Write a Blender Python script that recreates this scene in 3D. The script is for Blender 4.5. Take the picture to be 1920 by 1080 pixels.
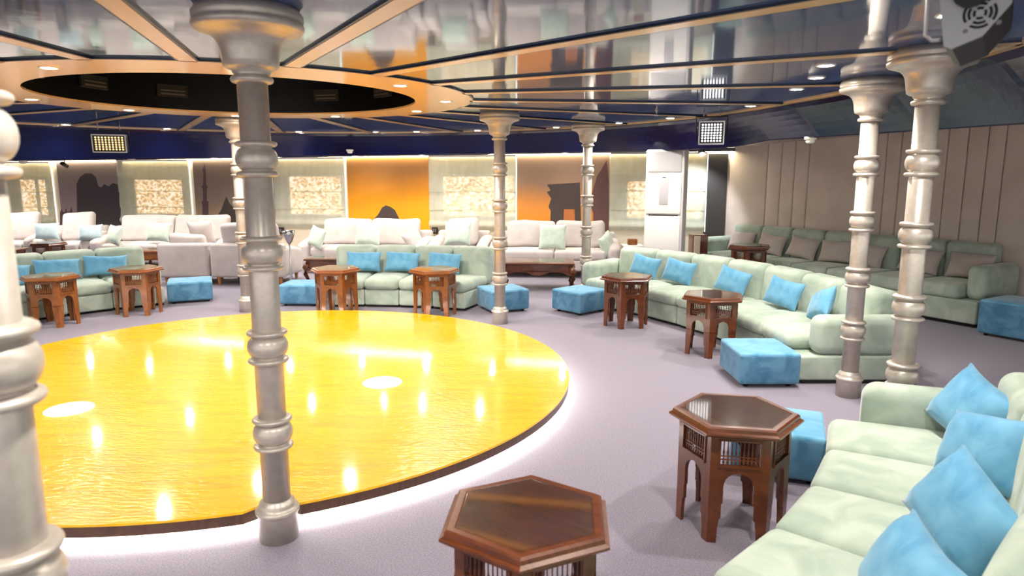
import bpy, bmesh, math, random
from mathutils import Vector, Matrix
random.seed(7)
PI = math.pi
for o in list(bpy.data.objects): bpy.data.objects.remove(o)
scene = bpy.context.scene
COL = scene.collection

# ------------------------------------------------------------------ camera
HC, FOC, HOR = 1.7, 1280.0, 329.0
PITCH = math.atan((540 - HOR) / FOC)
cd = bpy.data.cameras.new('camera'); cam = bpy.data.objects.new('camera', cd); COL.objects.link(cam)
cd.sensor_width = 36; cd.lens = 36 * FOC / 1920; cd.clip_start = 0.05; cd.clip_end = 100
cam.location = (0, 0, HC); cam.rotation_euler = (PI/2 - PITCH, 0, 0)
cd.dof.use_dof = True; cd.dof.focus_distance = 6.5; cd.dof.aperture_fstop = 3.2
scene.camera = cam
# ------------------------------------------------------------------ world, exposure
w = bpy.data.worlds.new('world'); scene.world = w; w.use_nodes = True
bg = w.node_tree.nodes['Background']; bg.inputs[0].default_value = (1.0, 0.96, 0.92, 1); bg.inputs[1].default_value = 1.5
vs = scene.view_settings
vs.view_transform = 'Standard'; vs.look = 'None'; vs.gamma = 1; vs.use_curve_mapping = False; vs.exposure = 0.45
SPOT_W, CEIL = 80.0, 2.376

# ------------------------------------------------------------------ geometry of the place
def ray(x, y):
    a, b = (x - 960) / FOC, -(y - 540) / FOC
    c, s = math.cos(PITCH), math.sin(PITCH)
    return Vector((a, c + b*s, -s + b*c))
def at_z(x, y, z):
    d = ray(x, y); return Vector((0, 0, HC)) + d * ((z - HC) / d.z)
def at_d(x, y, Y):
    d = ray(x, y); return Vector((0, 0, HC)) + d * (Y / d.y)
BW_S, BW_Y = -0.2115, 12.75                          # back wall: Y = BW_Y + BW_S * X
def on_back(x, y, off=0.0):
    d = ray(x, y); t = (BW_Y - off) / (d.y - BW_S * d.x); return Vector((0, 0, HC)) + d * t
RW0, RW1 = Vector((3.8, 11.95)), Vector((6.0, 8.05))
RWD = (RW1 - RW0).normalized(); RWN = Vector((RWD.y, -RWD.x))
if RWN.x > 0: RWN = -RWN
def on_right_s(x):
    d = ray(x, 350); # find s where the wall meets this column of sight
    k = d.x / d.y
    return (k*RW0.y - RW0.x) / (RWD.x - k*RWD.y)
BW_ANG = math.atan(BW_S)
C0 = Vector((-2.46, 6.3)); R_HOLE, R_RING, R_CEIL = 1.58, 2.10, 5.15
def rc(a):                      # plan radius of the lacquered ceiling, bulging towards the viewer's side
    a = (a + 180) % 360 - 180
    pts = [(-180, 5.15), (-150, 5.4), (-110, 6.5), (-60, 6.7), (-45, 6.4), (-23, 5.62), (-10, 5.35), (5, 5.12), (180, 5.15)]
    for (p, r), (q, t) in zip(pts[:-1], pts[1:]):
        if p <= a <= q: return r + (t-r)*(a-p)/(q-p)
ST = Vector((-2.05, 5.40)); R_ST, Z_ST = 2.51, 0.13
SC = Vector((-2.0, 5.27)); SC2 = Vector((-2.36, 5.5))

# ------------------------------------------------------------------ materials
MATS = {}
def srgb(r, g, b):
    f = lambda v: (v/255/12.92) if v/255 <= 0.04045 else ((v/255 + 0.055)/1.055)**2.4
    return (f(r), f(g), f(b), 1)
def mat(name, col, rough=0.6, metal=0.0, **k):
    m = bpy.data.materials.new(name); m.use_nodes = True
    nt = m.node_tree; b = nt.nodes['Principled BSDF']
    b.inputs['Base Color'].default_value = col; b.inputs['Roughness'].default_value = rough; b.inputs['Metallic'].default_value = metal
    for kk, v in k.items():
        b.inputs[kk.replace('_', ' ')].default_value = v
    MATS[name] = m
    return m, nt, b
def noise(nt, scale, detail=4, stretch=(1, 1, 1), coord='Object', dist=0.0):
    tc = nt.nodes.new('ShaderNodeTexCoord'); mp = nt.nodes.new('ShaderNodeMapping'); n = nt.nodes.new('ShaderNodeTexNoise')
    nt.links.new(tc.outputs[coord], mp.inputs[0]); mp.inputs['Scale'].default_value = stretch
    nt.links.new(mp.outputs[0], n.inputs['Vector'])
    n.inputs['Scale'].default_value = scale; n.inputs['Detail'].default_value = detail; n.inputs['Distortion'].default_value = dist
    return n.outputs['Fac']
def ramp(nt, fac, stops):
    r = nt.nodes.new('ShaderNodeValToRGB'); nt.links.new(fac, r.inputs[0])
    e = r.color_ramp.elements
    while len(e) < len(stops): e.new(0.5)
    for i, (p, c) in enumerate(stops): e[i].position = p; e[i].color = c
    return r.outputs[0]
def bump(nt, b, fac, strength=0.2, dist=0.01):
    n = nt.nodes.new('ShaderNodeBump'); n.inputs['Strength'].default_value = strength; n.inputs['Distance'].default_value = dist
    nt.links.new(fac, n.inputs['Height']); nt.links.new(n.outputs[0], b.inputs['Normal'])
def colour(nt, b, fac, stops): nt.links.new(ramp(nt, fac, stops), b.inputs['Base Color'])
def velvet(name, c1, c2, scale=5):
    m, nt, b = mat(name, c1, 0.85, Sheen_Weight=0.35, Sheen_Roughness=0.4)
    b.inputs['Specular IOR Level'].default_value = 0.2
    colour(nt, b, noise(nt, scale, 5, dist=0.8), [(0.36, c1), (0.62, c2)])
    bump(nt, b, noise(nt, 260, 2), 0.15, 0.002)
def cloth(name, c1, c2):
    m, nt, b = mat(name, c1, 0.9, Sheen_Weight=0.2)
    b.inputs['Specular IOR Level'].default_value = 0.2
    colour(nt, b, noise(nt, 6, 4), [(0.3, c1), (0.7, c2)]); bump(nt, b, noise(nt, 180, 3), 0.2, 0.002)
def wood(name, c1, c2, rough=0.32):
    m, nt, b = mat(name, c1, rough, Coat_Weight=0.35, Coat_Roughness=0.15)
    colour(nt, b, noise(nt, 9, 6, (1, 9, 1.2), dist=1.0), [(0.3, c1), (0.7, c2)]); bump(nt, b, noise(nt, 60, 3, (1, 8, 1)), 0.06, 0.002)
def emit(name, col, strength, pattern=None):
    m = bpy.data.materials.new(name); m.use_nodes = True; nt = m.node_tree; nt.nodes.clear()
    o = nt.nodes.new('ShaderNodeOutputMaterial'); e = nt.nodes.new('ShaderNodeEmission')
    e.inputs[0].default_value = col; e.inputs[1].default_value = strength; nt.links.new(e.outputs[0], o.inputs[0])
    if pattern: nt.links.new(ramp(nt, noise(nt, *pattern[0]), pattern[1]), e.inputs[0])
    MATS[name] = m
velvet('mint', srgb(154, 170, 156), srgb(178, 190, 176))
velvet('blue', srgb(66, 112, 144), srgb(92, 138, 168), 7)
velvet('sky', srgb(84, 146, 182), srgb(112, 168, 200), 6)
velvet('mint_pillow', srgb(182, 200, 188), srgb(200, 214, 202), 8)
velvet('palesky', srgb(170, 192, 200), srgb(188, 208, 214), 8)
cloth('offwhite', srgb(184, 176, 174), srgb(200, 191, 189))
cloth('taupe', srgb(176, 164, 158), srgb(190, 178, 172))
cloth('piping', srgb(150, 170, 155), srgb(160, 178, 162))
cloth('bluepiping', srgb(40, 90, 130), srgb(50, 100, 140))
wood('walnut', srgb(76, 34, 13), srgb(110, 55, 22))
wood('bouncewood', srgb(112, 60, 16), srgb(146, 84, 24))  # wood with the yellow stage's bounce light painted into its colour
wood('footwood', srgb(170, 110, 50), srgb(190, 130, 66))
wood('fascia', srgb(70, 45, 32), srgb(92, 62, 46), 0.5)
mat('darkgap', srgb(28, 26, 28), 0.9)
mat('black', srgb(16, 16, 18), 0.45)
mat('slatgrey', srgb(70, 68, 66), 0.5)
mat('grille', srgb(8, 8, 8), 0.7)
mat('steel', srgb(170, 170, 172), 0.35, 0.8)
mat('acwhite', srgb(226, 222, 222), 0.35)
mat('acgrey', srgb(176, 174, 178), 0.4)
mat('white', srgb(235, 232, 226), 0.5)
mat('chrome', srgb(200, 200, 200), 0.15, 1.0)
m, nt, b = mat('silver', srgb(186, 177, 167), 0.36, 0.4)
colour(nt, b, noise(nt, 30, 3), [(0.3, srgb(182, 173, 163)), (0.7, srgb(194, 186, 176))])
m, nt, b = mat('carpet', srgb(120, 110, 122), 0.95, Sheen_Weight=0.2)
b.inputs['Specular IOR Level'].default_value = 0.1
colour(nt, b, noise(nt, 130, 6, (1, 1, 1)), [(0.3, srgb(112, 106, 121)), (0.7, srgb(146, 139, 154))])
bump(nt, b, noise(nt, 260, 4), 0.3, 0.004)
m, nt, b = mat('stagefloor', srgb(255, 205, 0), 0.2, Coat_Weight=0.8, Coat_Roughness=0.08)
colour(nt, b, noise(nt, 2.2, 6, (1, 7, 1), dist=1.2), [(0.3, srgb(250, 178, 0)), (0.55, srgb(255, 193, 0)), (0.8, srgb(255, 201, 0))])
bump(nt, b, noise(nt, 7, 3, (2.2, 7, 1)), 0.75, 0.012)
m, nt, b = mat('lacquer', srgb(36, 50, 84), 0.07, IOR=1.75, Coat_Weight=0.15, Coat_Roughness=0.03)
colour(nt, b, noise(nt, 1.4, 4), [(0.3, srgb(50, 74, 126)), (0.7, srgb(74, 100, 148))])
bump(nt, b, noise(nt, 2.0, 3), 0.05, 0.03)
m, nt, b = mat('cream', srgb(214, 182, 134), 0.16, IOR=1.6)
bump(nt, b, noise(nt, 2.5, 3), 0.04, 0.02)
m, nt, b = mat('navy', srgb(5, 12, 54), 0.14, IOR=1.34)
bump(nt, b, noise(nt, 3.0, 3), 0.1, 0.03)
mat('navyedge', srgb(14, 22, 52), 0.3)
mat('void', srgb(9, 8, 9), 0.25)
mat('wallcream', srgb(226, 214, 190), 0.7)
m, nt, b = mat('padded', srgb(186, 171, 161), 0.85, Sheen_Weight=0.25)
colour(nt, b, noise(nt, 2.5, 4), [(0.35, srgb(204, 188, 177)), (0.65, srgb(216, 201, 190))]); bump(nt, b, noise(nt, 300, 2), 0.1, 0.002)
def mural(name, stops, rough=0.5):
    m, nt, b = mat(name, stops[0][1], rough)
    tc = nt.nodes.new('ShaderNodeTexCoord'); sx = nt.nodes.new('ShaderNodeSeparateXYZ'); nt.links.new(tc.outputs['Generated'], sx.inputs[0])
    n = noise(nt, 2.0, 4); ma = nt.nodes.new('ShaderNodeMath'); ma.operation = 'MULTIPLY_ADD'
    nt.links.new(n, ma.inputs[0]); ma.inputs[1].default_value = 0.22; nt.links.new(sx.outputs['Z'], ma.inputs[2])
    colour(nt, b, ma.outputs[0], stops)
mural('mural_orange', [(0.1, srgb(255, 186, 14)), (0.6, srgb(252, 166, 10)), (0.85, srgb(212, 140, 52)), (1.0, srgb(178, 124, 70))])
mural('mural_temple', [(0.35, srgb(240, 150, 36)), (0.6, srgb(222, 146, 70)), (0.8, srgb(166, 132, 108)), (1.0, srgb(158, 130, 110))])
mural('mural_minaret', [(0.3, srgb(180, 146, 112)), (0.6, srgb(146, 128, 120)), (1.0, srgb(126, 108, 98))])
mural('mural_city', [(0.3, srgb(156, 138, 128)), (0.6, srgb(150, 134, 144)), (1.0, srgb(130, 114, 112))])
mat('mural_dark', srgb(58, 54, 52), 0.5)
mat('silhouette', srgb(76, 64, 62), 0.6)
mat('silhouette_city', srgb(66, 58, 66), 0.6)
mat('silhouette_purple', srgb(92, 70, 76), 0.6)
mat('doorway', srgb(196, 120, 66), 0.6)
mat('twig', srgb(108, 76, 72), 0.6)
emit('led', (1.0, 0.94, 0.84, 1), 26)
emit('lamp', (1.0, 0.93, 0.82, 1), 220)
emit('cove', (1.0, 0.87, 0.58, 1), 75)
emit('floorlight', (1.0, 0.98, 0.93, 1), 2.2)
emit('ledcell', (1.0, 0.96, 0.97, 1), 3.0)
emit('ledgold', (1.0, 0.66, 0.30, 1), 1.1)
emit('whitespot', (0.9, 0.95, 1.0, 1), 30)
emit('daylight', (1.0, 0.8, 0.55, 1), 1.7, ((16, 8, (1, 1, 1.3)), [(0.36, (0.30, 0.15, 0.04, 1)), (0.48, (0.9, 0.52, 0.2, 1)), (0.62, (1.0, 0.92, 0.76, 1))]))
emit('dayleak', (1.0, 0.97, 0.9, 1), 1.5)
# sheer blind fabric: part of the light passes straight through, part is scattered
m = bpy.data.materials.new('sheer'); m.use_nodes = True; nt = m.node_tree; nt.nodes.clear()
o_ = nt.nodes.new('ShaderNodeOutputMaterial'); d_ = nt.nodes.new('ShaderNodeBsdfDiffuse'); t_ = nt.nodes.new('ShaderNodeBsdfTranslucent'); tr = nt.nodes.new('ShaderNodeBsdfTransparent')
m1 = nt.nodes.new('ShaderNodeMixShader'); m2 = nt.nodes.new('ShaderNodeMixShader')
nt.links.new(ramp(nt, noise(nt, 9, 5, (1, 1, 0.4)), [(0.35, srgb(214, 220, 204)), (0.65, srgb(232, 235, 220))]), d_.inputs[0]); t_.inputs[0].default_value = srgb(224, 224, 200)
m1.inputs[0].default_value = 0.15; nt.links.new(d_.outputs[0], m1.inputs[1]); nt.links.new(t_.outputs[0], m1.inputs[2])
m2.inputs[0].default_value = 0.30; nt.links.new(m1.outputs[0], m2.inputs[1]); nt.links.new(tr.outputs[0], m2.inputs[2]); nt.links.new(m2.outputs[0], o_.inputs[0])
MATS['sheer'] = m
m = bpy.data.materials.new('glass'); m.use_nodes = True; nt = m.node_tree; nt.nodes.clear()
o_ = nt.nodes.new('ShaderNodeOutputMaterial'); g_ = nt.nodes.new('ShaderNodeBsdfGlossy'); g_.inputs['Roughness'].default_value = 0.05; tr = nt.nodes.new('ShaderNodeBsdfTransparent'); tr.inputs[0].default_value = (0.93, 0.95, 0.94, 1)
fr = nt.nodes.new('ShaderNodeLayerWeight'); fr.inputs[0].default_value = 0.16; mx = nt.nodes.new('ShaderNodeMixShader')
nt.links.new(fr.outputs[1], mx.inputs[0]); nt.links.new(tr.outputs[0], mx.inputs[1]); nt.links.new(g_.outputs[0], mx.inputs[2]); nt.links.new(mx.outputs[0], o_.inputs[0])
MATS['glass'] = m

# ------------------------------------------------------------------ mesh helpers
class MB:
    """collects shapes; build() links them as ONE mesh object"""
    def __init__(s): s.v = []; s.f = []; s.sm = []
    def add(s, vs_, fs, smooth=False, T=None):
        n = len(s.v)
        for p in vs_: s.v.append(T @ Vector(p) if T is not None else Vector(p))
        for f in fs: s.f.append(tuple(i + n for i in f)); s.sm.append(smooth)
        return s
    def box(s, c, d, T=None):
        x, y, z = c; a, b_, c_ = d[0]/2, d[1]/2, d[2]/2
        vs_ = [(x+i*a, y+j*b_, z+k*c_) for i in (-1, 1) for j in (-1, 1) for k in (-1, 1)]
        return s.add(vs_, [(0,1,3,2), (4,6,7,5), (0,4,5,1), (2,3,7,6), (0,2,6,4), (1,5,7,3)], False, T)
    def rbox(s, c, d, r, n=2, puff=0.0, warp=None, T=None, inner=3, puffside=0.0):
        """box with rounded edges; puff swells the top"""
        h = [max(q/2, 1e-4) for q in d]; r = min(r, *h)
        ax = []
        for q in h:
            i = q - r
            t = [-q + r*k/n for k in range(n)] + [-i + 2*i*k/inner for k in range(inner+1)] + [i + r*(k+1)/n for k in range(n)]
            ax.append(t)
        idx = {}; vs_ = []; fs = []
        def vert(i, j, k):
            key = (i, j, k)
            if key in idx: return idx[key]
            p = Vector((ax[0][i], ax[1][j], ax[2][k]))
            q = Vector([max(-(h[a]-r), min(h[a]-r, p[a])) for a in range(3)])
            dd = p - q
            if dd.length > 1e-9: p = q + dd.normalized() * min(r, r)
            if puff and p.z > 0: p.z += puff * (1-(p.x/h[0])**2) * (1-(p.y/h[1])**2)
            if puffside:
                p.y += math.copysign(puffside, p.y) * (1-(p.x/h[0])**2) * (1-(p.z/h[2])**2) * abs(p.y/h[1])
            p += Vector(c)
            if warp: p = Vector(warp(p))
            idx[key] = len(vs_); vs_.append(p); return idx[key]
        N = [len(a) for a in ax]
        for i in range(N[0]-1):
            for j in range(N[1]-1):
                fs.append((vert(i,j,0), vert(i,j+1,0), vert(i+1,j+1,0), vert(i+1,j,0)))
                k = N[2]-1; fs.append((vert(i,j,k), vert(i+1,j,k), vert(i+1,j+1,k), vert(i,j+1,k)))
        for i in range(N[0]-1):
            for k in range(N[2]-1):
                fs.append((vert(i,0,k), vert(i+1,0,k), vert(i+1,0,k+1), vert(i,0,k+1)))
                j = N[1]-1; fs.append((vert(i,j,k), vert(i,j,k+1), vert(i+1,j,k+1), vert(i+1,j,k)))
        for j in range(N[1]-1):
            for k in range(N[2]-1):
                fs.append((vert(0,j,k), vert(0,j,k+1), vert(0,j+1,k+1), vert(0,j+1,k)))
                i = N[0]-1; fs.append((vert(i,j,k), vert(i,j+1,k), vert(i,j+1,k+1), vert(i,j,k+1)))
        return s.add(vs_, fs, True, T)
    def lathe(s, prof, seg=32, c=(0, 0), T=None, smooth=True, cap=True):
        vs_ = []; fs = []
        for r, z in prof:
            for k in range(seg):
                a = 2*PI*k/seg; vs_.append((c[0] + r*math.cos(a), c[1] + r*math.sin(a), z))
        for i in range(len(prof)-1):
            for k in range(seg):
                k2 = (k+1) % seg
                fs.append((i*seg+k, i*seg+k2, (i+1)*seg+k2, (i+1)*seg+k))
        s.add(vs_, fs, smooth, T)
        if cap:
            s.add([vs_[k] for k in range(seg)], [tuple(reversed(range(seg)))], False, T)
            s.add([vs_[(len(prof)-1)*seg+k] for k in range(seg)], [tuple(range(seg))], False, T)
        return s
    def prism(s, poly, z0, z1, T=None):
        n = len(poly)
        ar = sum(poly[i][0]*poly[(i+1)%n][1] - poly[(i+1)%n][0]*poly[i][1] for i in range(n))
        if ar < 0: poly = poly[::-1]
        vs_ = [(x, y, z0) for x, y in poly] + [(x, y, z1) for x, y in poly]
        fs = [tuple(reversed(range(n))), tuple(range(n, 2*n))] + [(i, (i+1) % n, n+(i+1) % n, n+i) for i in range(n)]
        return s.add(vs_, fs, False, T)
    def tube(s, pts, r, seg=8, T=None):
        pts = [Vector(p) for p in pts]; vs_ = []; fs = []
        for i, p in enumerate(pts):
            d = (pts[min(i+1, len(pts)-1)] - pts[max(i-1, 0)]).normalized()
            u = d.cross(Vector((0, 0, 1)))
            if u.length < 1e-4: u = Vector((1, 0, 0))
            u.normalize(); v = d.cross(u)
            rr = r[i] if isinstance(r, (list, tuple)) else r
            for k in range(seg):
                a = 2*PI*k/seg; vs_.append(p + u*rr*math.cos(a) + v*rr*math.sin(a))
        for i in range(len(pts)-1):
            for k in range(seg):
                k2 = (k+1) % seg; fs.append((i*seg+k, (i+1)*seg+k, (i+1)*seg+k2, i*seg+k2))
        s.add(vs_, fs, True, T)
        n = len(pts)-1
        s.add([vs_[k] for k in range(seg)], [tuple(range(seg))], False, T); s.add([vs_[n*seg+k] for k in range(seg)], [tuple(reversed(range(seg)))], False, T)
        return s
    def mesh(s, name, parent=None):
        root = parent
        while root is not None and root.parent is not None: root = root.parent
        inv = root.matrix_basis.inverted() if root is not None and root.get('_world') else None
        me = bpy.data.meshes.new(name)
        me.from_pydata([tuple(inv @ p) if inv else tuple(p) for p in s.v], [], s.f)
        me.polygons.foreach_set('use_smooth', s.sm); me.update()
        return me
    def build(s, name, material, parent=None):
        me = s.mesh(name, parent); me.materials.append(MATS[material])
        bm = bmesh.new(); bm.from_mesh(me); bmesh.ops.remove_doubles(bm, verts=bm.verts, dist=1e-5); bmesh.ops.recalc_face_normals(bm, faces=bm.faces); bm.to_mesh(me); bm.free()
        o = bpy.data.objects.new(name, me); COL.objects.link(o)
        if parent is not None: o.parent = parent
        return o
def tag(o, label, cat, group=None):
    o['label'] = label; o['category'] = cat
    if group: o['group'] = group
    return o
def thing(name, label, cat, loc=(0, 0, 0), rz=0.0, group=None, world=False):
    """an Empty at the thing's base; world=True: parts are given in world coordinates"""
    o = bpy.data.objects.new(name, None); COL.objects.link(o); o.empty_display_size = 0.1
    o.location = loc; o.rotation_euler = (0, 0, rz)
    o.matrix_basis = Matrix.Translation(Vector(loc)) @ Matrix.Rotation(rz, 4, 'Z')
    if world: o['_world'] = 1
    return tag(o, label, cat, group)
def struct(o): o['kind'] = 'structure'; return o
def dup(root, loc, rz, label, group=None, scale=None):
    r = root.copy(); COL.objects.link(r); r.location = loc; r.rotation_euler = (0, 0, rz); r['label'] = label
    if group: r['group'] = group
    if scale: r.scale = scale
    for ch in list(root.children):
        c = ch.copy(); COL.objects.link(c); c.parent = r
        for g in list(ch.children):
            d = g.copy(); COL.objects.link(d); d.parent = c
    return r
def pol(c, r, a, z=0.0):
    a = math.radians(a); return Vector((c.x + r*math.cos(a), c.y + r*math.sin(a), z))

# ================================================================== STRUCTURE
# floor
b = MB(); b.box((-1.5, 6.6, -0.05), (24, 20, 0.1)); struct(b.build('floor', 'carpet'))
# back wall, with one thickness
XL, XR = -12.6, 3.8
def back_pt(X, z, off=0.0): return Vector((X, BW_Y + BW_S*X - off, z))
b = MB()
zt = lambda X: 2.0 + (X + 12.6) / 16.4 * 0.13
vs_ = [back_pt(XL, 0), back_pt(XR+0.3, 0), back_pt(XR+0.3, 2.5), back_pt(XL, 2.5)]
vs_ += [p + Vector((0, 0.2, 0)) for p in vs_]
b.add(vs_, [(0,1,2,3), (5,4,7,6), (0,4,5,1), (3,2,6,7), (0,3,7,4), (1,5,6,2)]); struct(b.build('wall_back', 'wallcream'))
b = MB(); b.box((-12.7, 7, 1.25), (0.2, 17.4, 2.5)); struct(b.build('wall_left', 'padded'))
# right wall: a backing and upholstered upright panels
wr = bpy.data.objects.new('wall_right', None); COL.objects.link(wr); struct(wr)
T_r = Matrix.Translation(Vector((RW0.x, RW0.y, 0))) @ Matrix.Rotation(math.atan2(RWD.y, RWD.x), 4, 'Z')   # local x along wall, local -y into the room
sgn = 1 if (T_r.to_3x3() @ Vector((0, 1, 0))).xy.dot(RWN) > 0 else -1
b = MB(); b.box((4.6, -sgn*0.14, 1.25), (9.6, 0.16, 2.5), T_r); b.build('backing', 'darkgap', wr)
seams = [on_right_s(x) for x in (1368, 1440, 1466, 1491, 1517, 1633, 1660, 1687, 1716, 1773, 1810, 1847, 1880, 1960)]
seams[0] = -0.12
while seams[-1] < 9.0:
    seams += [seams[-1] + q for q in (0.28, 0.56, 0.84, 1.7)]
for a_, b_ in zip(seams[:-1], seams[1:]):
    q = MB(); q.rbox(((a_+b_)/2, 0, 1.19), (b_-a_-0.008, 0.1, 2.36), 0.022, 2, T=T_r, inner=1, puffside=0.006); q.build('panel', 'padded', wr)
b = MB(); b.rbox((-0.14, sgn*0.0, 1.19), (0.05, 0.14, 2.36), 0.02, T=T_r, inner=1); struct(b.build('trim_1', 'white'))

# ceiling: lacquered sectors between cream battens, cream ring round a dark opening
ce = bpy.data.objects.new('ceiling', None); COL.objects.link(ce); struct(ce)
NS = 22; A0 = 6.0; ST_A = 360.0/NS; ZP = CEIL + 0.014
def ring_part(name, r0, r1, z0, z1, material, seg=132, parent=ce, c=C0, rf=None):
    q = MB(); vs_ = []; fs = []
    for k in range(seg):
        a = 360.0*k/seg
        e = rf(a) if rf else 0
        vs_ += [pol(c, e+r0, a, z0), pol(c, e+r1, a, z0), pol(c, e+r1, a, z1), pol(c, e+r0, a, z1)]
    for k in range(seg):
        i, j = 4*k, 4*((k+1) % seg)
        for u, v in ((0, 1), (1, 2), (2, 3), (3, 0)): fs.append((i+u, i+v, j+v, j+u))
    q.add(vs_, fs); return q.build(name, material, parent)
ring_part('ring', R_HOLE, R_RING, CEIL, CEIL+0.016, 'cream'); ring_part('ring_inner', R_HOLE, R_HOLE+0.1, CEIL+0.016, CEIL+0.1, 'void')
ring_part('ring_edge', R_RING, R_RING+0.012, CEIL+0.002, CEIL+0.08, 'navyedge')
ring_part('rim', -0.03, 0.03, CEIL, CEIL+0.08, 'cream', rf=rc)
for k in range(NS):
    a = A0 + k*ST_A
    d = Vector((math.cos(math.radians(a)), math.sin(math.radians(a)), 0)); n = Vector((-d.y, d.x, 0))
    ctr = Vector((C0.x, C0.y, 0))
    # batten with dark sides
    q = MB()
    for (h0, h1, z0, nm) in ((-0.05, 0.05, CEIL, 'batten'),):
        RC_ = rc(a); p = [ctr + d*(R_RING-0.02) + n*h0, ctr + d*(RC_-0.02) + n*h0, ctr + d*(RC_-0.02) + n*h1, ctr + d*(R_RING-0.02) + n*h1]
        vs_ = [v + Vector((0, 0, z0)) for v in p] + [v + Vector((0, 0, CEIL+0.08)) for v in p]
        q.add(vs_, [(0,3,2,1), (4,5,6,7), (0,1,5,4), (1,2,6,5), (2,3,7,6), (3,0,4,7)])
    q.build('batten', 'cream', ce)
    q = MB()
    for h0, h1 in ((-0.064, -0.05), (0.05, 0.064)):
        p = [ctr + d*R_RING + n*h0, ctr + d*(RC_-0.03) + n*h0, ctr + d*(RC_-0.03) + n*h1, ctr + d*R_RING + n*h1]
        vs_ = [v + Vector((0, 0, CEIL+0.002)) for v in p] + [v + Vector((0, 0, CEIL+0.08)) for v in p]
        q.add(vs_, [(0,3,2,1), (4,5,6,7), (0,1,5,4), (1,2,6,5), (2,3,7,6), (3,0,4,7)])
    q.build('batten_edge', 'navyedge', ce)
    # lacquered panel
    vs_ = []; m_ = 6
    for i in range(m_+1):
        aa = a + ST_A*i/m_
        vs_ += [pol(C0, R_RING, aa, ZP), pol(C0, rc(aa), aa, ZP), pol(C0, rc(aa), aa, ZP+0.03), pol(C0, R_RING, aa, ZP+0.03)]
    fs = []
    for i in range(m_):
        j = 4*i; fs += [(j, j+4, j+5, j+1), (j+3, j+2, j+6, j+7), (j, j+3, j+7, j+4), (j+1, j+5, j+6, j+2)]
    fs += [(0, 1, 2, 3), (4*m_, 4*m_+3, 4*m_+2, 4*m_+1)]
    q = MB(); q.add(vs_, fs); q.build('panel', 'lacquer', ce)
q = MB(); q.lathe([(R_HOLE, CEIL+0.08), (R_HOLE, CEIL+0.5)], 96, (C0.x, C0.y), cap=False); q.build('opening_wall', 'void', ce)
q = MB(); q.lathe([(R_HOLE+0.05, CEIL+0.5), (R_HOLE+0.05, CEIL+0.54)], 64, (C0.x, C0.y)); q.build('opening_top', 'void', ce)
q = MB()
for k in range(12):
    a = 15 + 30*k
    T = Matrix.Translation(pol(C0, R_HOLE-0.02, a, CEIL+0.2)) @ Matrix.Rotation(math.radians(a+90), 4, 'Z')
    v = MB(); v.box((0, 0, 0), (0.30, 0.03, 0.12), T); vo = v.build('vent', 'grille', ce)
    v = MB(); v.box((0, 0.017, -0.035), (0.24, 0.012, 0.016), T); v.box((0, 0.017, 0.0), (0.24, 0.012, 0.012), T); v.box((0, -0.017, -0.035), (0.24, 0.012, 0.016), T)
    v.build('slat', 'slatgrey', vo)
# sloping glossy soffit between ceiling and walls
WP = [(-12.6, BW_Y+BW_S*-12.6, 2.0), (2.8, BW_Y+BW_S*2.8, 2.12), (3.8, 11.95, 2.18), (4.15, 11.33, 2.26), (6.0, 8.05, 2.29), (9.6, 1.67, 2.30), (9.6, -1.5, 2.30), (-12.6, -1.5, 2.25), (-12.6, BW_Y+BW_S*-12.6, 2.0)]
def soffit_outer(a):
    d = Vector((math.cos(a), math.sin(a)))
    for p, q in zip(WP[:-1], WP[1:]):
        e = Vector((q[0]-p[0], q[1]-p[1])); den = d.x*e.y - d.y*e.x
        if abs(den) < 1e-9: continue
        rx, ry = p[0]-C0.x, p[1]-C0.y
        t = (rx*e.y - ry*e.x)/den; u = (rx*d.y - ry*d.x)/den
        if t > 0 and -1e-6 <= u <= 1+1e-6: return t, p[2] + (q[2]-p[2])*u
    return 9, 2.2
def lip_z(P):                                # height of the bulkhead's lower edge, just high enough to show the wall top
    if P.y < 0.8: return 2.12
    d = P.normalized()
    for p, q in zip(WP[:-1], WP[1:]):
        e = Vector((q[0]-p[0], q[1]-p[1])); den = d.x*e.y - d.y*e.x
        if abs(den) < 1e-9: continue
        t = (p[0]*e.y - p[1]*e.x)/den; u = (p[0]*d.y - p[1]*d.x)/den
        if t > 0 and -1e-6 <= u <= 1+1e-6: return min(2.30, max(1.9, HC + (p[2] + (q[2]-p[2])*u - HC)*P.length/t))
    return 2.12
def soffit_prof(a):
    t, z = soffit_outer(a); R0 = rc(math.degrees(a)) + 0.03; z0 = CEIL - 0.006
    w_ = min(0.30, (t-R0)*0.4); zl = lip_z(C0 + Vector((math.cos(a), math.sin(a)))*(R0+w_))
    pr = [(R0, z0), (R0+0.06, z0-0.03)]
    for k in range(1, 6): f = k/5; pr.append((R0+0.06 + (w_-0.06)*f, z0-0.03 + (zl+0.01-z0+0.03)*(0.8*f+0.2*f*f)))
    pr += [(R0+w_+0.015, zl), (R0+w_+0.05, zl+0.004)]
    for k in (1, 2, 3): pr.append((R0 + w_+0.05 + (t-R0-w_-0.05)*k/3, zl+0.004 + (z-zl-0.004)*k/3))
    return pr
def soffit_z(X, Y):
    a = math.atan2(Y-C0.y, X-C0.x); r = math.hypot(Y-C0.y, X-C0.x); pr = soffit_prof(a)
    if r <= pr[0][0]: return ZP
    for (r0, z0), (r1, z1) in zip(pr[:-1], pr[1:]):
        if r <= r1: return z0 + (z1-z0)*(r-r0)/(r1-r0)
    return pr[-1][1]
angs = sorted(set([2*PI*k/600 - PI for k in range(600)] + [math.atan2(p[1]-C0.y, p[0]-C0.x) for p in WP]))
vs_ = []; fs = []
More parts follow.
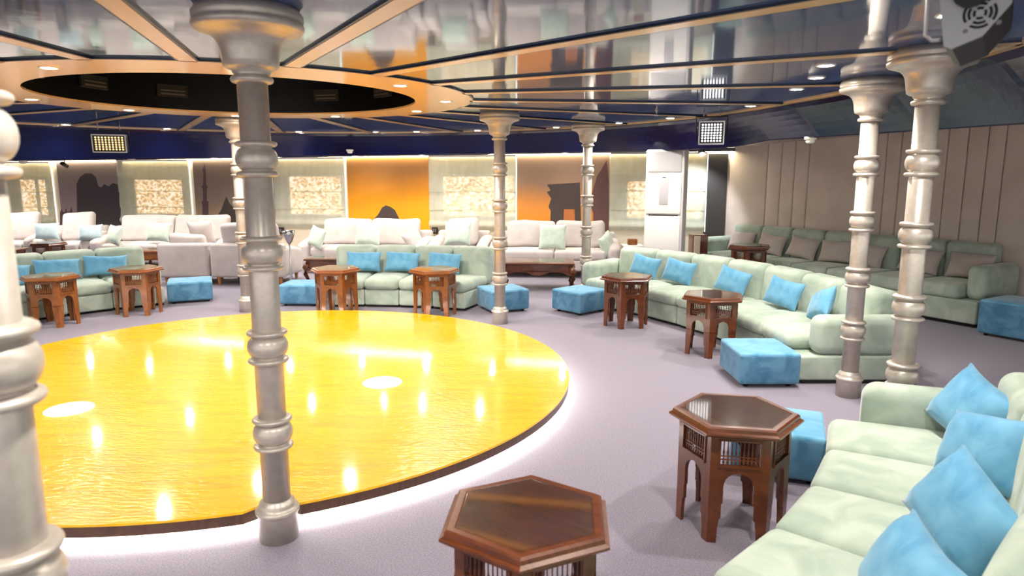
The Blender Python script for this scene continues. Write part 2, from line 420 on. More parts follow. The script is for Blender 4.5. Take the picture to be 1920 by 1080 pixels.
for a in angs:
    pr = soffit_prof(a)
    for r, z in pr + [(pr[-1][0], 2.46), (pr[0][0], 2.46)]: vs_.append((C0.x + r*math.cos(a), C0.y + r*math.sin(a), z))
M_ = len(pr) + 2
for k in range(len(angs)):
    k2 = (k+1) % len(angs)
    for i in range(M_):
        i2 = (i+1) % M_; fs.append((k*M_+i, k*M_+i2, k2*M_+i2, k2*M_+i))
b = MB(); b.add(vs_, fs); so = b.build('soffit', 'navy'); struct(so)
# warm cove strip along the top of the back wall
b = MB()
for i in range(16):
    X0, X1 = XL + (XR-XL)*i/16, XL + (XR-XL)*(i+1)/16
    p = [back_pt(X0, zt(X0)-0.012, 0.05), back_pt(X1, zt(X1)-0.012, 0.05), back_pt(X1, zt(X1)-0.012, 0.012), back_pt(X0, zt(X0)-0.012, 0.012)]
    b.add(p + [v + Vector((0, 0, 0.02)) for v in p], [(0,1,2,3), (4,5,6,7), (0,1,5,4), (2,3,7,6)])
struct(b.build('trim_2', 'cove'))
b = MB()
for i in range(1):
    p = [back_pt(XL, zt(XL)-0.02, 0.10), back_pt(XR, zt(XR)-0.02, 0.10), back_pt(XR, zt(XR)-0.02, 0.08), back_pt(XL, zt(XL)-0.02, 0.08)]
    b.add(p + [v + Vector((0, 0, 0.06)) for v in p], [(0,1,2,3), (4,5,6,7), (0,1,5,4), (2,3,7,6), (0,3,7,4), (1,2,6,5)])
struct(b.build('trim_3', 'navyedge'))

# windows, blinds and printed wall panels on the back wall
def wall_frame(off): return Matrix.Translation(Vector((0, BW_Y - off, 0))) @ Matrix.Rotation(BW_ANG, 4, 'Z')
CA = math.cos(BW_ANG)
def wu(x, y, off=0.03):          # pixel column/row -> (distance along the wall, height)
    p = on_back(x, y, off); return p.x / CA, p.z
WIN = [(-62, 105, 418, (38, 92), (337, 403)), (229, 361, 420, (253, 346), (337, 401)), (519, 650, 426, (543, 642), (331, 402)), (807, 968, 430, (832, 964), (331, 405)), (1143, 1322, 432, (1178, 1314), (340, 409))]
for i, (x0, x1, yb, (px0, px1), (py0, py1)) in enumerate(WIN):
    T = wall_frame(0.0)
    wn = bpy.data.objects.new('window_%d' % (i+1), None); COL.objects.link(wn); struct(wn)
    u0, z1 = wu(px0, py0); u1, z0 = wu(px1, py1)
    q = MB(); q.box(((u0+u1)/2, -0.012, (z0+z1)/2), (u1-u0, 0.012, z1-z0), T); q.build('pane', 'daylight', wn)
    q = MB()
    for zz in (z0-0.015, z1+0.015): q.box(((u0+u1)/2, -0.02, zz), (u1-u0+0.06, 0.03, 0.03), T)
    for uu in (u0-0.015, u1+0.015): q.box((uu, -0.02, (z0+z1)/2), (0.03, 0.03, z1-z0), T)
    q.build('window_frame', 'white', wn)
    if i in (0,):
        q = MB(); q.box(((u0+u1)/2+0.1, -0.022, (z0+z1)/2), (0.09, 0.02, z1-z0), T); q.build('mullion', 'white', wn)
    ul, zb = wu(x0, yb, 0.06); ur, _ = wu(x1, yb, 0.06); ztop = zt((ul+ur)/2) - 0.05
    q = MB(); q.box((ur+0.006, -0.02, (zb+ztop)/2), (0.018, 0.012, ztop-zb), T); q.build('light_gap', 'dayleak', wn)
    # roman blind: sheer cloth with stitched fold lines and a bunched hem
    bl = thing('roman_blind', ['pale sheer roman blind at the far left behind the white armchairs', 'pale sheer roman blind behind the white corner sofa at left', 'pale sheer roman blind left of the bright orange mural', 'pale sheer roman blind right of the bright orange mural', 'pale sheer roman blind behind the white standing air conditioner'][i], 'blind', tuple(T @ Vector(((ul+ur)/2, -0.06, zb))), BW_ANG, 'roman blinds on the back wall', world=True)
    q = MB(); nz, nx = 40, 14; vs_ = []; fs = []
    for a in range(nz+1):
        f = a/nz; z = zb + (ztop-zb)*f
        fold = 0.014*abs(math.sin(PI*f*4)) + (0.05*math.sin(PI*min(1, f/0.13))**2 if f < 0.13 else 0)
        for c_ in range(nx+1):
            g = c_/nx; vs_.append(T @ Vector((ul + (ur-ul)*g, -0.045 - fold - 0.004*math.sin(g*23 + a*0.6), z)))
    for a in range(nz):
        for c_ in range(nx): fs.append((a*(nx+1)+c_, a*(nx+1)+c_+1, (a+1)*(nx+1)+c_+1, (a+1)*(nx+1)+c_))
    q.add(vs_, fs, True); q.build('cloth', 'sheer', bl)
    q = MB()
    for f in (0.28, 0.53, 0.78): q.box(((ul+ur)/2, -0.066, zb + (ztop-zb)*f), (ur-ul, 0.006, 0.012), T)
    q.build('fold_seam', 'sheer', bl)
    q = MB(); q.box(((ul+ur)/2, -0.045, ztop+0.015), (ur-ul, 0.04, 0.035), T); q.build('headrail', 'white', bl)
def poly_on_wall(pts, off, th, inset=None):
    T = wall_frame(0.0); P = [wu(x, y, off) for x, y in pts]
    q = MB(); n = len(P)
    R = T @ Matrix(((1,0,0,0), (0,0,-1,0), (0,1,0,0), (0,0,0,1)))
    q.prism(P, off-th, off, R); return q
def mural_panel(x0, x1, material, label, shapes):
    t = thing('mural_panel', label, 'mural', tuple(on_back((x0+x1)/2, 450, 0.02)), BW_ANG, world=True)
    u0, _ = wu(x0, 300, 0.02); u1, _ = wu(x1, 300, 0.02)
    q = MB(); T = wall_frame(0.0); zz = zt(u0)-0.03
    q.box(((u0+u1)/2, -0.012, (zz+0.45)/2), (u1-u0, 0.02, zz-0.45), T); q.box(((u0+u1)/2, -0.012, 0.7), (u1-u0, 0.02, 0.5), T)
    q = MB(); q.box(((u0+u1)/2, -0.012, (zz+0.45)/2), (u1-u0, 0.02, zz-0.45), T); q.build('print', material, t)
    for nm, pts, off, mt in shapes:
        poly_on_wall(pts, 0.028+off, 0.008+off).build(nm, mt, t)
mural_panel(650, 806, 'mural_orange', 'bright orange sunset mural with a dark rocky hill', [('hill', [(696, 470), (700, 412), (709, 403), (717, 389), (724, 385), (733, 388), (741, 394), (750, 412), (756, 470)], 0, 'silhouette')])
mural_panel(970, 1143, 'mural_temple', 'brown and orange mural with a dark temple ruin', [
    ('temple', [(1031, 470), (1033, 395), (1029, 388), (1034, 372), (1026, 360), (1033, 357), (1026, 346), (1060, 344), (1088, 342), (1091, 470), (1080, 470), (1078, 392), (1058, 392), (1055, 470)], 0, 'silhouette'), ('doorway', [(1056, 470), (1059, 393), (1077, 393), (1079, 470)], 0, 'doorway'),
    ('tree', [(1112, 470), (1113, 400), (1106, 380), (1114, 350), (1120, 330), (1128, 318), (1138, 300), (1142, 340), (1142, 470)], 0, 'twig')])
mural_panel(361, 519, 'mural_minaret', 'grey brown mural with a tall slender minaret', [
    ('minaret', [(379, 470), (380, 385), (378, 378), (381, 376), (381, 355), (378, 350), (381, 347), (382, 325), (380, 320), (384, 305), (386, 320), (387, 347), (390, 350), (388, 355), (388, 376), (391, 378), (390, 470)], 0, 'silhouette_purple'),
    ('dome', [(404, 470), (408, 405), (416, 392), (420, 380), (425, 368), (430, 380), (440, 392), (444, 375), (470, 372), (480, 410), (512, 420), (512, 470)], 0, 'silhouette')])
mural_panel(105, 229, 'mural_city', 'dusky purple mural with dark domes and arcades', [
    ('skyline', [(146, 470), (144, 345), (150, 332), (160, 325), (172, 325), (180, 332), (184, 348), (190, 352), (196, 345), (204, 350), (212, 343), (220, 346), (228, 345), (228, 470)], 0, 'silhouette_city'),
    ('tower_row', [(113, 470), (113, 398), (116, 392), (118, 398), (122, 398), (124, 390), (126, 398), (132, 396), (134, 388), (136, 398), (146, 398), (146, 470)], 0, 'silhouette_purple')])
q = MB(); T = wall_frame(0.0); u0, _ = wu(1325, 300); u1, _ = wu(1366, 300); q.box(((u0+u1)/2, -0.012, 1.04), (u1-u0, 0.02, 2.06), T)
tag(q.build('mural_panel', 'mural_dark'), 'plain dark charcoal mural strip beside the grey upholstered wall', 'mural')

# ================================================================== STAGE
CCOL = Vector((-1.11, 3.02))
st = thing('stage', 'round low stage with glossy yellow floor and brown edge', 'stage', (ST.x, ST.y, 0), 0, world=True)
def outline(r, seg=180, clear=0.115):
    out = []
    for k in range(seg):
        a = 2*PI*k/seg; p = Vector((ST.x + r*math.cos(a), ST.y + r*math.sin(a)))
        d = p - CCOL
        t = 0
        while (p - CCOL).length < clear and t < 60:
            p += (ST - CCOL).normalized()*0.01; t += 1
        out.append((p.x, p.y))
    return out
q = MB(); q.prism(outline(R_ST), Z_ST-0.012, Z_ST); q.build('deck', 'stagefloor', st)
q = MB(); q.prism(outline(R_ST-0.004), Z_ST-0.066, Z_ST-0.012); q.build('fascia', 'fascia', st)
q = MB(); q.prism(outline(R_ST-0.12, clear=0.13), 0.0, Z_ST-0.066); q.build('plinth', 'white', st)
q = MB(); o1, o2 = outline(R_ST-0.05, clear=0.13), outline(R_ST-0.115, clear=0.14); n = len(o1)
vs_ = [(x, y, 0.042) for x, y in o1] + [(x, y, 0.042) for x, y in o2] + [(x, y, 0.058) for x, y in o1] + [(x, y, 0.058) for x, y in o2]
fs = []
for k in range(n):
    k2 = (k+1) % n; fs += [(k, k2, n+k2, n+k), (2*n+k, 3*n+k, 3*n+k2, 2*n+k2), (k, 2*n+k, 2*n+k2, k2), (n+k, n+k2, 3*n+k2, 3*n+k)]
q.add(vs_, fs); lo = q.build('led_strip', 'led', st); lo['label'] = 'glowing white light strip under the stage edge'
for x, y in ((130, 767), (717, 717)):
    p = at_z(x, y, Z_ST); q = MB(); q.lathe([(0.150, Z_ST-0.004), (0.150, Z_ST+0.002), (0.146, Z_ST+0.004)], 40, (p.x, p.y)); q.build('floor_light', 'floorlight', st)

# ================================================================== COLUMNS
def knob(zc):
    p = [(0.060, zc-0.078)]
    for k in range(7): a = -PI/2 + PI*k/6; p.append((0.072 + 0.017*math.cos(a), zc-0.064 + 0.012*math.sin(a)))
    for k in range(11): a = -PI/2*0.86 + PI*0.86*k/10; p.append((0.052 + 0.037*math.cos(a), zc + 0.050*math.sin(a)))
    for k in range(7): a = -PI/2 + PI*k/6; p.append((0.072 + 0.017*math.cos(a), zc+0.064 + 0.012*math.sin(a)))
    return p + [(0.060, zc+0.078)]
def make_column(loc, label):
    t = thing('column', label, 'column', (loc[0], loc[1], 0), 0, 'turned silver columns')
    q = MB(); q.lathe([(0.090, 0), (0.090, 0.125), (0.094, 0.13), (0.100, 0.137), (0.101, 0.147), (0.096, 0.155), (0.084, 0.160), (0.082, 0.17), (0.079, 0.185), (0.066, 0.192), (0.064, 0.20)], 40); q.build('base', 'silver', t)
    q = MB(); q.lathe([(0.063, 0.19), (0.063, 2.12)], 40); q.build('shaft', 'silver', t)
    for zc in (0.525, 0.935, 1.36, 1.77):
        q = MB(); q.lathe(knob(zc), 40, cap=False); q.build('knob', 'silver', t)
    q = MB(); pr = [(0.062, 2.085)]
    for k in range(7): a = -PI/2 + PI*k/6; pr.append((0.074 + 0.014*math.cos(a), 2.102 + 0.014*math.sin(a)))
    pr += [(0.070, 2.122), (0.078, 2.13), (0.080, 2.14), (0.100, 2.146), (0.112, 2.155), (0.117, 2.18), (0.121, 2.21), (0.127, 2.24), (0.138, 2.262), (0.158, 2.280), (0.188, 2.292), (0.216, 2.300), (0.224, 2.308), (0.226, 2.322), (0.222, 2.332), (0.218, 2.337), (0.224, 2.345), (0.224, 2.365), (0.216, 2.374), (0.20, 2.398)]
    q.lathe(pr, 48); q.build('capital', 'silver', t)
    return t
col0 = make_column((CCOL.x, CCOL.y), 'silver turned column standing at the near edge of the yellow stage')
for (x, y), l in (((-0.955, 1.20), 'blurred silver turned column cropped by the left picture edge'), ((2.63, 5.14), 'silver turned column in front of the right end of the curved mint sofa'),
                  ((2.33, 3.94), 'thick looking silver turned column behind the armrest of the nearest mint sofa'), ((-0.14, 7.80), 'silver turned column beside a blue ottoman beyond the stage'),
                  ((-3.36, 8.50), 'silver turned column at the far left edge of the stage'), ((1.03, 9.45), 'silver turned column in front of the white sofa near the air conditioner')):
    dup(col0, (x, y, 0), 0, l)

# ================================================================== DOWNLIGHTS
def make_downlight(x, y, z, label, group, watts, size=0.045, first=[None]):
    if first[0] is None:
        t = thing('downlight', label, 'downlight', (x, y, z), 0, group)
        q = MB(); q.lathe([(0.040, 0.0), (0.056, -0.006), (0.060, -0.003), (0.060, 0.004)], 20, cap=False); q.build('trim_ring', 'white', t)
        q = MB(); q.lathe([(0.041, -0.002), (0.041, -0.004)], 20); q.build('lens', 'lamp', t)
        first[0] = t
    else: t = dup(first[0], (x, y, z), 0, label, group)
    ld = bpy.data.lights.new('bulb', 'SPOT'); ld.energy = watts; ld.color = (1.0, 0.92, 0.82); ld.spot_size = math.radians(150); ld.spot_blend = 0.9; ld.shadow_soft_size = 0.05
    lo = bpy.data.objects.new('bulb', ld); COL.objects.link(lo); lo.location = (x, y, z-0.03)
for a in (-140, -105, -66, -30, 6, 39, 77, 112, 146, 179):
    p = pol(C0, 1.86, a); make_downlight(p.x, p.y, CEIL-0.001, 'round recessed downlight in the cream ring around the ceiling opening', 'ring downlights', SPOT_W)
for a in (170, 154, 138, 123, 112, 101, 87, 79, 67, 51, 38, 27, 9, -7, -15, -22, -36, -52, -68, -84, -100):
    p = pol(C0, min(rc(a)-0.2, 5.4) if -30 > a else (4.80 if a < 0 else rc(a)-0.2), a); make_downlight(p.x, p.y, ZP-0.001, 'round recessed downlight near the outer rim of the lacquered ceiling', 'rim downlights', SPOT_W)
for k in range(12):  # real soffit row, filled out with extra lamps added to brighten the back seating
    X = -11.6 + 1.25*k; p = back_pt(X, 0, 2.1 if X < -6 else (1.4 if X < -4 else (0.75 if X < 2 else 1.3))); make_downlight(p.x, p.y, soffit_z(p.x, p.y)-0.006, 'small round downlight in the navy soffit, in a row partly added as fill, above the white seating', 'soffit downlights', SPOT_W*(1.15 if X < -6 else (0.7 if X < -4 else 0.22)))

# ================================================================== HEX TABLES
def make_hex_table(loc, rz, label, wd):
    t = thing('hexagonal_table', label, 'table', (loc[0], loc[1], 0), rz, 'hexagonal carved side tables')
    RB = 0.262; AP = RB*math.cos(PI/6); S = RB/2
    def hexa(r): return [(r*math.cos(PI/3*k), r*math.sin(PI/3*k)) for k in range(6)]
    def rings(pr):
        q = MB(); vs_ = []; fs = []
        for r, z in pr: vs_ += [(x, y, z) for x, y in hexa(r)]
        for i in range(len(pr)-1):
            for k in range(6): fs.append((i*6+k, i*6+(k+1)%6, (i+1)*6+(k+1)%6, (i+1)*6+k))
        fs += [tuple(reversed(range(6))), tuple(range((len(pr)-1)*6, len(pr)*6))]
        q.add(vs_, fs); return q
    rings([(0.27, 0.527), (0.305, 0.533), (0.315, 0.541), (0.315, 0.549), (0.298, 0.556), (0.296, 0.570), (0.286, 0.577), (0.262, 0.577), (0.258, 0.573)]).build('table_top', wd, t)
    rings([(0.256, 0.5735), (0.256, 0.578), (0.252, 0.5795)]).build('glass_top', 'glass', t)
    def face_T(k):
        a = PI/6 + PI/3*k
        return Matrix.Rotation(a, 4, 'Z') @ Matrix.Translation((AP, 0, 0)) @ Matrix(((0,0,1,0), (1,0,0,0), (0,1,0,0), (0,0,0,1)))   # local: x along side, y up, z out
    arch = [(0.066, 0.245), (0.068, 0.27), (0.066, 0.295), (0.058, 0.318), (0.044, 0.335), (0.024, 0.345), (0.0, 0.352)]
    arch = arch + [(-x, y) for x, y in arch[::-1][1:]]
    for k in range(6):
        T = face_T(k)
        q = MB()
        q.prism([(-S, 0.245), (-S, 0.385), (S, 0.385), (S, 0.245)] + arch, -0.018, 0.0, T)       # arched apron
        for sg in (-1, 1): q.box((sg*(S+0.088)/2, 0.447, -0.009), (S-0.088, 0.124, 0.018), T)      # stiles
        q.box((0, 0.518, -0.009), (2*S, 0.022, 0.018), T); q.box((0, 0.384, 0.003), (0.19, 0.012, 0.012), T)
        for sg in (-1, 1): q.box((sg*0.090, 0.448, 0.002), (0.008, 0.122, 0.008), T)
        q.box((0, 0.508, 0.002), (0.19, 0.008, 0.008), T)
        q.build('side_panel', wd, t)
        q = MB()                                                                                  # turned spindle screen
        for i in range(9):
            x = -0.072 + 0.018*i
            q.lathe([(0.003, 0.39), (0.006, 0.40), (0.003, 0.408), (0.0028, 0.43), (0.0052, 0.446), (0.0028, 0.462), (0.0028, 0.50)], 6, T=T @ Matrix.Translation((x, 0, -0.009)) @ Matrix.Rotation(-PI/2, 4, 'X') @ Matrix.Scale(-1, 4, (0, 1, 0)) @ Matrix.Scale(1, 4), cap=False)
        for yy in (0.412, 0.428): q.box((0, yy, -0.009), (0.172, 0.004, 0.006), T)
        q.build('spindle_screen', wd, t)
    for k in range(6):                                                                            # legs wrap the corners, stepped inner edges
        q = MB()
        for kk, sg in ((k, -1), ((k-1) % 6, 1)):
            T = face_T(kk)
            pts = [(S, 0), (S, 0.25), (S-0.064, 0.25), (S-0.064, 0.20), (S-0.058, 0.195), (S-0.058, 0.125), (S-0.050, 0.118), (S-0.044, 0.06), (S-0.042, 0)]
            q.prism([(sg*x, y) for x, y in pts], -0.018, 0.0, T)
        q.build('leg', wd, t)
    return t
def fix_spindle(): pass
T1 = make_hex_table((1.085, 3.17), math.radians(-11), 'dark walnut hexagonal table beside the nearest mint sofa and blue ottoman', 'walnut')
dup(T1, (0.05, 2.16, 0), math.radians(-35), 'dark walnut hexagonal table in the bottom centre foreground')
dup(T1, (1.93, 6.46, 0), math.radians(10), 'dark walnut hexagonal table in front of the middle of the right curved sofa')
dup(T1, (1.31, 7.70, 0), math.radians(8), 'dark walnut hexagonal table near the left armrest of the right curved sofa')
dup(T1, (-7.9, 11.6, 0), math.radians(5), 'dark hexagonal table among the white armchairs at far left')
T2 = make_hex_table((-0.95, 8.28), math.radians(12), 'orange brown hexagonal table before the right half of the far mint sofa', 'bouncewood')
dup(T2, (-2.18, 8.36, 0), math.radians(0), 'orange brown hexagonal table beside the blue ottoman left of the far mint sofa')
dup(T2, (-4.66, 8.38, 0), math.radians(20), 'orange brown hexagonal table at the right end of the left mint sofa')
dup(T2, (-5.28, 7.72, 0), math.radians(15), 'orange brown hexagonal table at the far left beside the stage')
dup(T1, (3.40, 9.75, 0), math.radians(5), 'tall dark hexagonal table in front of the wall sofa with grey pillows', scale=(1, 1, 1.25))

# ================================================================== CURVED MINT SOFAS
def arc_sofa(label, c, r0, r1, a0, a1, n, armL=0, armR=0, zb=0.235, zs=0.37, zk=0.735, za=0.56, pl=None):
    """modules between angles a0 < a1; armR at the a0 end, armL at the a1 end (widths in degrees)"""
    am = (a0+a1)/2; p = pol(c, (r0+r1)/2, am)
    t = thing('curved_sofa', label, 'sofa', (p.x, p.y, 0), math.radians(am-90), 'mint velvet sofas', world=True)
    st_ = (a1-a0)/n
    def module_T(a): return Matrix.Translation((c.x, c.y, 0)) @ Matrix.Rotation(math.radians(a-90), 4, 'Z')    # y outwards
    for i in range(n):
        a = a0 + st_*(i+0.5); T = module_T(a); th = math.tan(math.radians(st_/2))
        def wp(p): return (p.x * p.y * th, p.y, p.z)        # x given as -1..1
        def part(nm, ra, rb, z0, z1, rad, m, g=0.004, **k):
            rm = (ra+rb)/2; hw = rm*th - g
            q = MB(); q.rbox((0, rm, (z0+z1)/2), (2*hw, rb-ra, z1-z0), rad, 3, warp=lambda v: (v.x*v.y/rm, v.y, v.z), T=T, **k); return q.build(nm, m, t)
        q = MB(); q.box((0, (r0+r1)/2, 0.0225), (2*r0*th-0.03, r1-r0-0.16, 0.045), T); q.build('plinth', 'darkgap', t)
        part('base', r0+0.035, r1-0.02, 0.03, zb, 0.02, 'mint')
        part('seat_cushion', r0, r1-0.20, zb+0.002, zs, 0.055, 'mint', g=0.002, puff=0.022)
        rm = r1-0.11; hw = rm*th-0.002; zc = (zb+zk)/2; hz = zk-zb
        q = MB(); q.rbox((0, rm, zc), (2*hw, 0.23, hz), 0.07, 4, warp=lambda v: (v.x*v.y/rm, v.y + 0.05*(v.z-zb)/hz, v.z), T=T, puffside=0.012); q.build('backrest', 'mint', t)
    for aw, a in ((armR, a0-armR/2), (armL, a1+armL/2)):
        if not aw: continue
        T = module_T(a); hw = math.tan(math.radians(aw/2))*(r0+r1)/2
        q = MB(); q.rbox((0, (r0+r1)/2+0.01, (0.03+zb)/2), (2*hw, r1-r0-0.06, zb-0.03), 0.02, 2, T=T); q.build('arm_base', 'mint', t)
        q = MB(); q.rbox((0, (r0+0.17+r1)/2, (zb+za)/2), (2*hw, r1-r0-0.17, za-zb), min(hw, 0.085)*0.98, 5, T=T); q.build('armrest', 'mint', t)
        q = MB(); q.box((0, (r0+r1)/2, 0.0225), (2*hw-0.03, r1-r0-0.16, 0.045), T); q.build('plinth', 'darkgap', t)
    return t
arc_sofa('curved mint velvet sofa in the right foreground cropped by the picture edge', SC, 4.10, 5.04, -62.6, -23.0, 6, armR=0, armL=2.6)
arc_sofa('long curved mint velvet sofa with two armrests and blue pillows, right of the stage', SC2, 4.68, 5.60, 1.6, 45.2, 7, armL=2.3, armR=2.3)
arc_sofa('mint velvet sofa of four seats without armrests beyond the stage', SC, 3.46, 4.40, 66.4, 96.3, 4)
arc_sofa('curved mint velvet sofa at the left picture edge beyond the stage', SC, 4.42, 5.30, 126.8, 159.0, 5, armR=1.2, za=0.47)

# straight mint sofa by the padded wall
def straight_sofa(name, label, P, rz, W, D, n, m, zb, zs, zk, za, aw, foot=False, backs=True, lean=0.06, group=None, flare=0.0, zcush=None):
    t = thing(name, label, 'sofa' if W > 1.3 else 'armchair', (P[0], P[1], 0), rz, group)       # front faces local -y
    z0 = 0.13 if foot else 0.04
    q = MB(); q.rbox((0, 0.0, (z0+zb)/2), (W-0.02, D-0.04, zb-z0), 0.025, 2); q.build('base', m, t)
    iw = (W-2*aw)/n
    for i in range(n):
        x = -W/2 + aw + iw*(i+0.5)
        q = MB(); q.rbox((x, -0.11, (zb+zs)/2), (iw-0.004, D-0.24, zs-zb), 0.05, 3, puff=0.02); q.build('seat_cushion', m, t)
        if not foot:
            q = MB(); q.rbox((x, D/2-0.12, (zb+zk)/2), (iw-0.004, 0.23, zk-zb), 0.07, 3, warp=lambda v: (v.x, v.y+0.03*(v.z-zb), v.z)); q.build('backrest', m, t)
        elif zcush:
            q = MB(); q.rbox((x, D/2-0.31, (zs+zcush)/2), (iw-0.01, 0.2, zcush-zs-0.01), 0.075, 4, warp=lambda v: (v.x, v.y+0.28*(v.z-zs), v.z + 0.012*math.sin(v.x*9)), puffside=0.04); q.build('back_cushion', m, t)
    if foot:
        q = MB(); q.rbox((0, D/2-0.09, (z0+zk)/2), (W-0.02, 0.18, zk-z0), 0.05, 3); q.build('backrest', m, t)
        for sx in (-1, 1):
            for sy in (-1, 1):
                q = MB(); q.lathe([(0.02, 0), (0.035, z0)], 10, (sx*(W/2-0.1), sy*(D/2-0.1)), smooth=False); q.build('foot', 'footwood', t)
    else:
        q = MB(); q.box((0, 0, 0.02), (W-0.1, D-0.14, 0.04)); q.build('plinth', 'darkgap', t)
    for sx in (-1, 1):
        xm = sx*(W/2-aw/2)
        q = MB(); q.rbox((xm, -0.01 + (0.06 if not foot else 0), (z0+za)/2 if foot else (zb+za)/2), (aw, D-0.03-(0.12 if not foot else 0), za-z0 if foot else za-zb), min(0.08, aw*0.48), 4, warp=lambda v: (v.x + sx*flare*(v.z-z0), v.y, v.z - (0.10*max(0, -v.y/(D/2))**1 * (v.z/za) if foot else 0))); q.build('armrest', m, t)
    return t
sm = 2.36; pc = RW0 + RWD*sm + RWN*0.54
straight_sofa('wall_sofa', 'long mint velvet sofa with grey pillows against the grey padded wall', (pc.x, pc.y), math.atan2(RWD.y, RWD.x), 4.45, 0.92, 7, 'mint', 0.30, 0.46, 0.90, 0.69, 0.22, group='mint velvet sofas')
gw = 'white upholstered seating along the back wall'
straight_sofa('white_sofa', 'white two seat sofa behind the low carved coffee table near the air conditioner', (0.74, 11.75), -0.10, 2.12, 0.95, 2, 'offwhite', 0.30, 0.46, 0.72, 0.62, 0.2, foot=True, group=gw, flare=0.1, zcush=0.92)
straight_sofa('white_sofa', 'white two seat sofa under the orange mural', (-2.58, 12.2), -0.12, 2.2, 0.95, 2, 'offwhite', 0.30, 0.46, 0.72, 0.62, 0.2, foot=True, group=gw, flare=0.1, zcush=0.93)
straight_sofa('white_armchair', 'white armchair with one pale green pillow between two white sofas', (-0.90, 12.05), -0.1, 0.96, 0.92, 1, 'offwhite', 0.30, 0.46, 0.72, 0.64, 0.2, foot=True, group=gw, flare=0.1, zcush=0.95)
straight_sofa('white_sofa', 'off white sofa with two pale green pillows at left', (-6.45, 12.85), -0.06, 2.55, 0.95, 2, 'offwhite', 0.30, 0.46, 0.74, 0.62, 0.22, foot=True, group=gw, flare=0.05, zcush=0.96)
straight_sofa('white_armchair', 'white armchair with pale blue pillow nearest the dusky purple mural', (-8.36, 13.0), 0.1, 0.98, 0.95, 1, 'offwhite', 0.30, 0.46, 0.74, 0.64, 0.2, foot=True, group=gw, flare=0.05, zcush=1.0)
straight_sofa('white_armchair', 'white armchair with pale blue pillow second from the left picture edge', (-9.46, 13.05), 0.12, 0.98, 0.95, 1, 'offwhite', 0.30, 0.46, 0.74, 0.64, 0.2, foot=True, group=gw, flare=0.05, zcush=1.0)
straight_sofa('white_armchair', 'white armchair cropped at the left picture edge', (-10.58, 13.15), 0.15, 0.98, 0.95, 1, 'offwhite', 0.30, 0.46, 0.74, 0.64, 0.2, foot=True, group=gw, flare=0.05, zcush=1.0)
straight_sofa('white_armchair', 'off white armchair seen from behind left of the far column', (-5.13, 10.95), PI+0.03, 0.80, 0.85, 1, 'offwhite', 0.30, 0.46, 0.66, 0.6, 0.12, foot=True, group=gw, zcush=0.80)
straight_sofa('white_sofa', 'off white sofa seen from behind partly hidden by the near column', (-4.10, 10.95), PI-0.03, 1.18, 0.9, 2, 'offwhite', 0.30, 0.46, 0.66, 0.6, 0.14, foot=True, group=gw, zcush=0.97)

# ================================================================== OTTOMANS
def make_ottoman(corner_pts, h, label, first=[None]):
    """corner_pts: centre x, y, rotation, size"""
    x, y, rz, sx, sy = corner_pts
    t = thing('ottoman', label, 'ottoman', (x, y, 0), rz, 'blue velvet ottomans')
    q = MB(); q.rbox((0, 0, (0.03+h-0.008)/2), (sx, sy, h-0.038), 0.025, 3, puffside=0.008); q.build('body', 'blue', t)
    q = MB(); q.rbox((0, 0, h-0.022), (sx-0.004, sy-0.004, 0.044), 0.02, 3, puff=0.016, inner=5); q.build('cushion', 'sky', t)
    q = MB(); e = 0.012; X, Y = sx/2-e, sy/2-e
    pts = [(X, -Y+0.02), (X, Y-0.02), (X-0.02, Y), (-X+0.02, Y), (-X, Y-0.02), (-X, -Y+0.02), (-X+0.02, -Y), (X-0.02, -Y), (X, -Y+0.02)]
    q.tube([(a*1.025, b_*1.025, h-0.036) for a, b_ in pts], 0.006, 6); q.build('piping', 'bluepiping', t)
    for sx_ in (-1, 1):
        for sy_ in (-1, 1): q = MB(); q.lathe([(0.02, 0), (0.024, 0.034)], 8, (sx_*(sx/2-0.07), sy_*(sy/2-0.07))); q.build('foot', 'black', t)
    return t
make_ottoman((2.085, 5.60, 0.0, 0.49, 0.56), 0.285, 'blue velvet ottoman at the right end of the long curved sofa')
make_ottoman((0.86, 8.52, 0.72, 0.52, 0.50), 0.285, 'blue velvet ottoman at the left end of the long curved sofa')
make_ottoman((SC.x+3.85*math.cos(math.radians(-22)), SC.y+3.83*math.sin(math.radians(-22)), math.radians(-22), 0.50, 0.50), 0.285, 'blue velvet ottoman behind the near dark table by the nearest sofa')
make_ottoman((5.42, 7.12, math.atan2(RWD.y, RWD.x), 0.56, 0.60), 0.39, 'blue velvet ottoman at the right picture edge by the wall sofa')
make_ottoman((-0.12, 8.64, 0.42, 0.52, 0.52), 0.285, 'blue velvet ottoman behind the silver column beyond the stage')
make_ottoman((-2.80, 9.06, -0.03, 0.52, 0.5), 0.285, 'blue velvet ottoman left of the mint sofa beyond the stage')
make_ottoman((-4.44, 9.30, 0.42, 0.56, 0.54), 0.285, 'blue velvet ottoman right of the left mint sofa')
make_ottoman((-5.58, 7.10, 0.5, 0.56, 0.54), 0.285, 'blue velvet ottoman at the left picture edge')

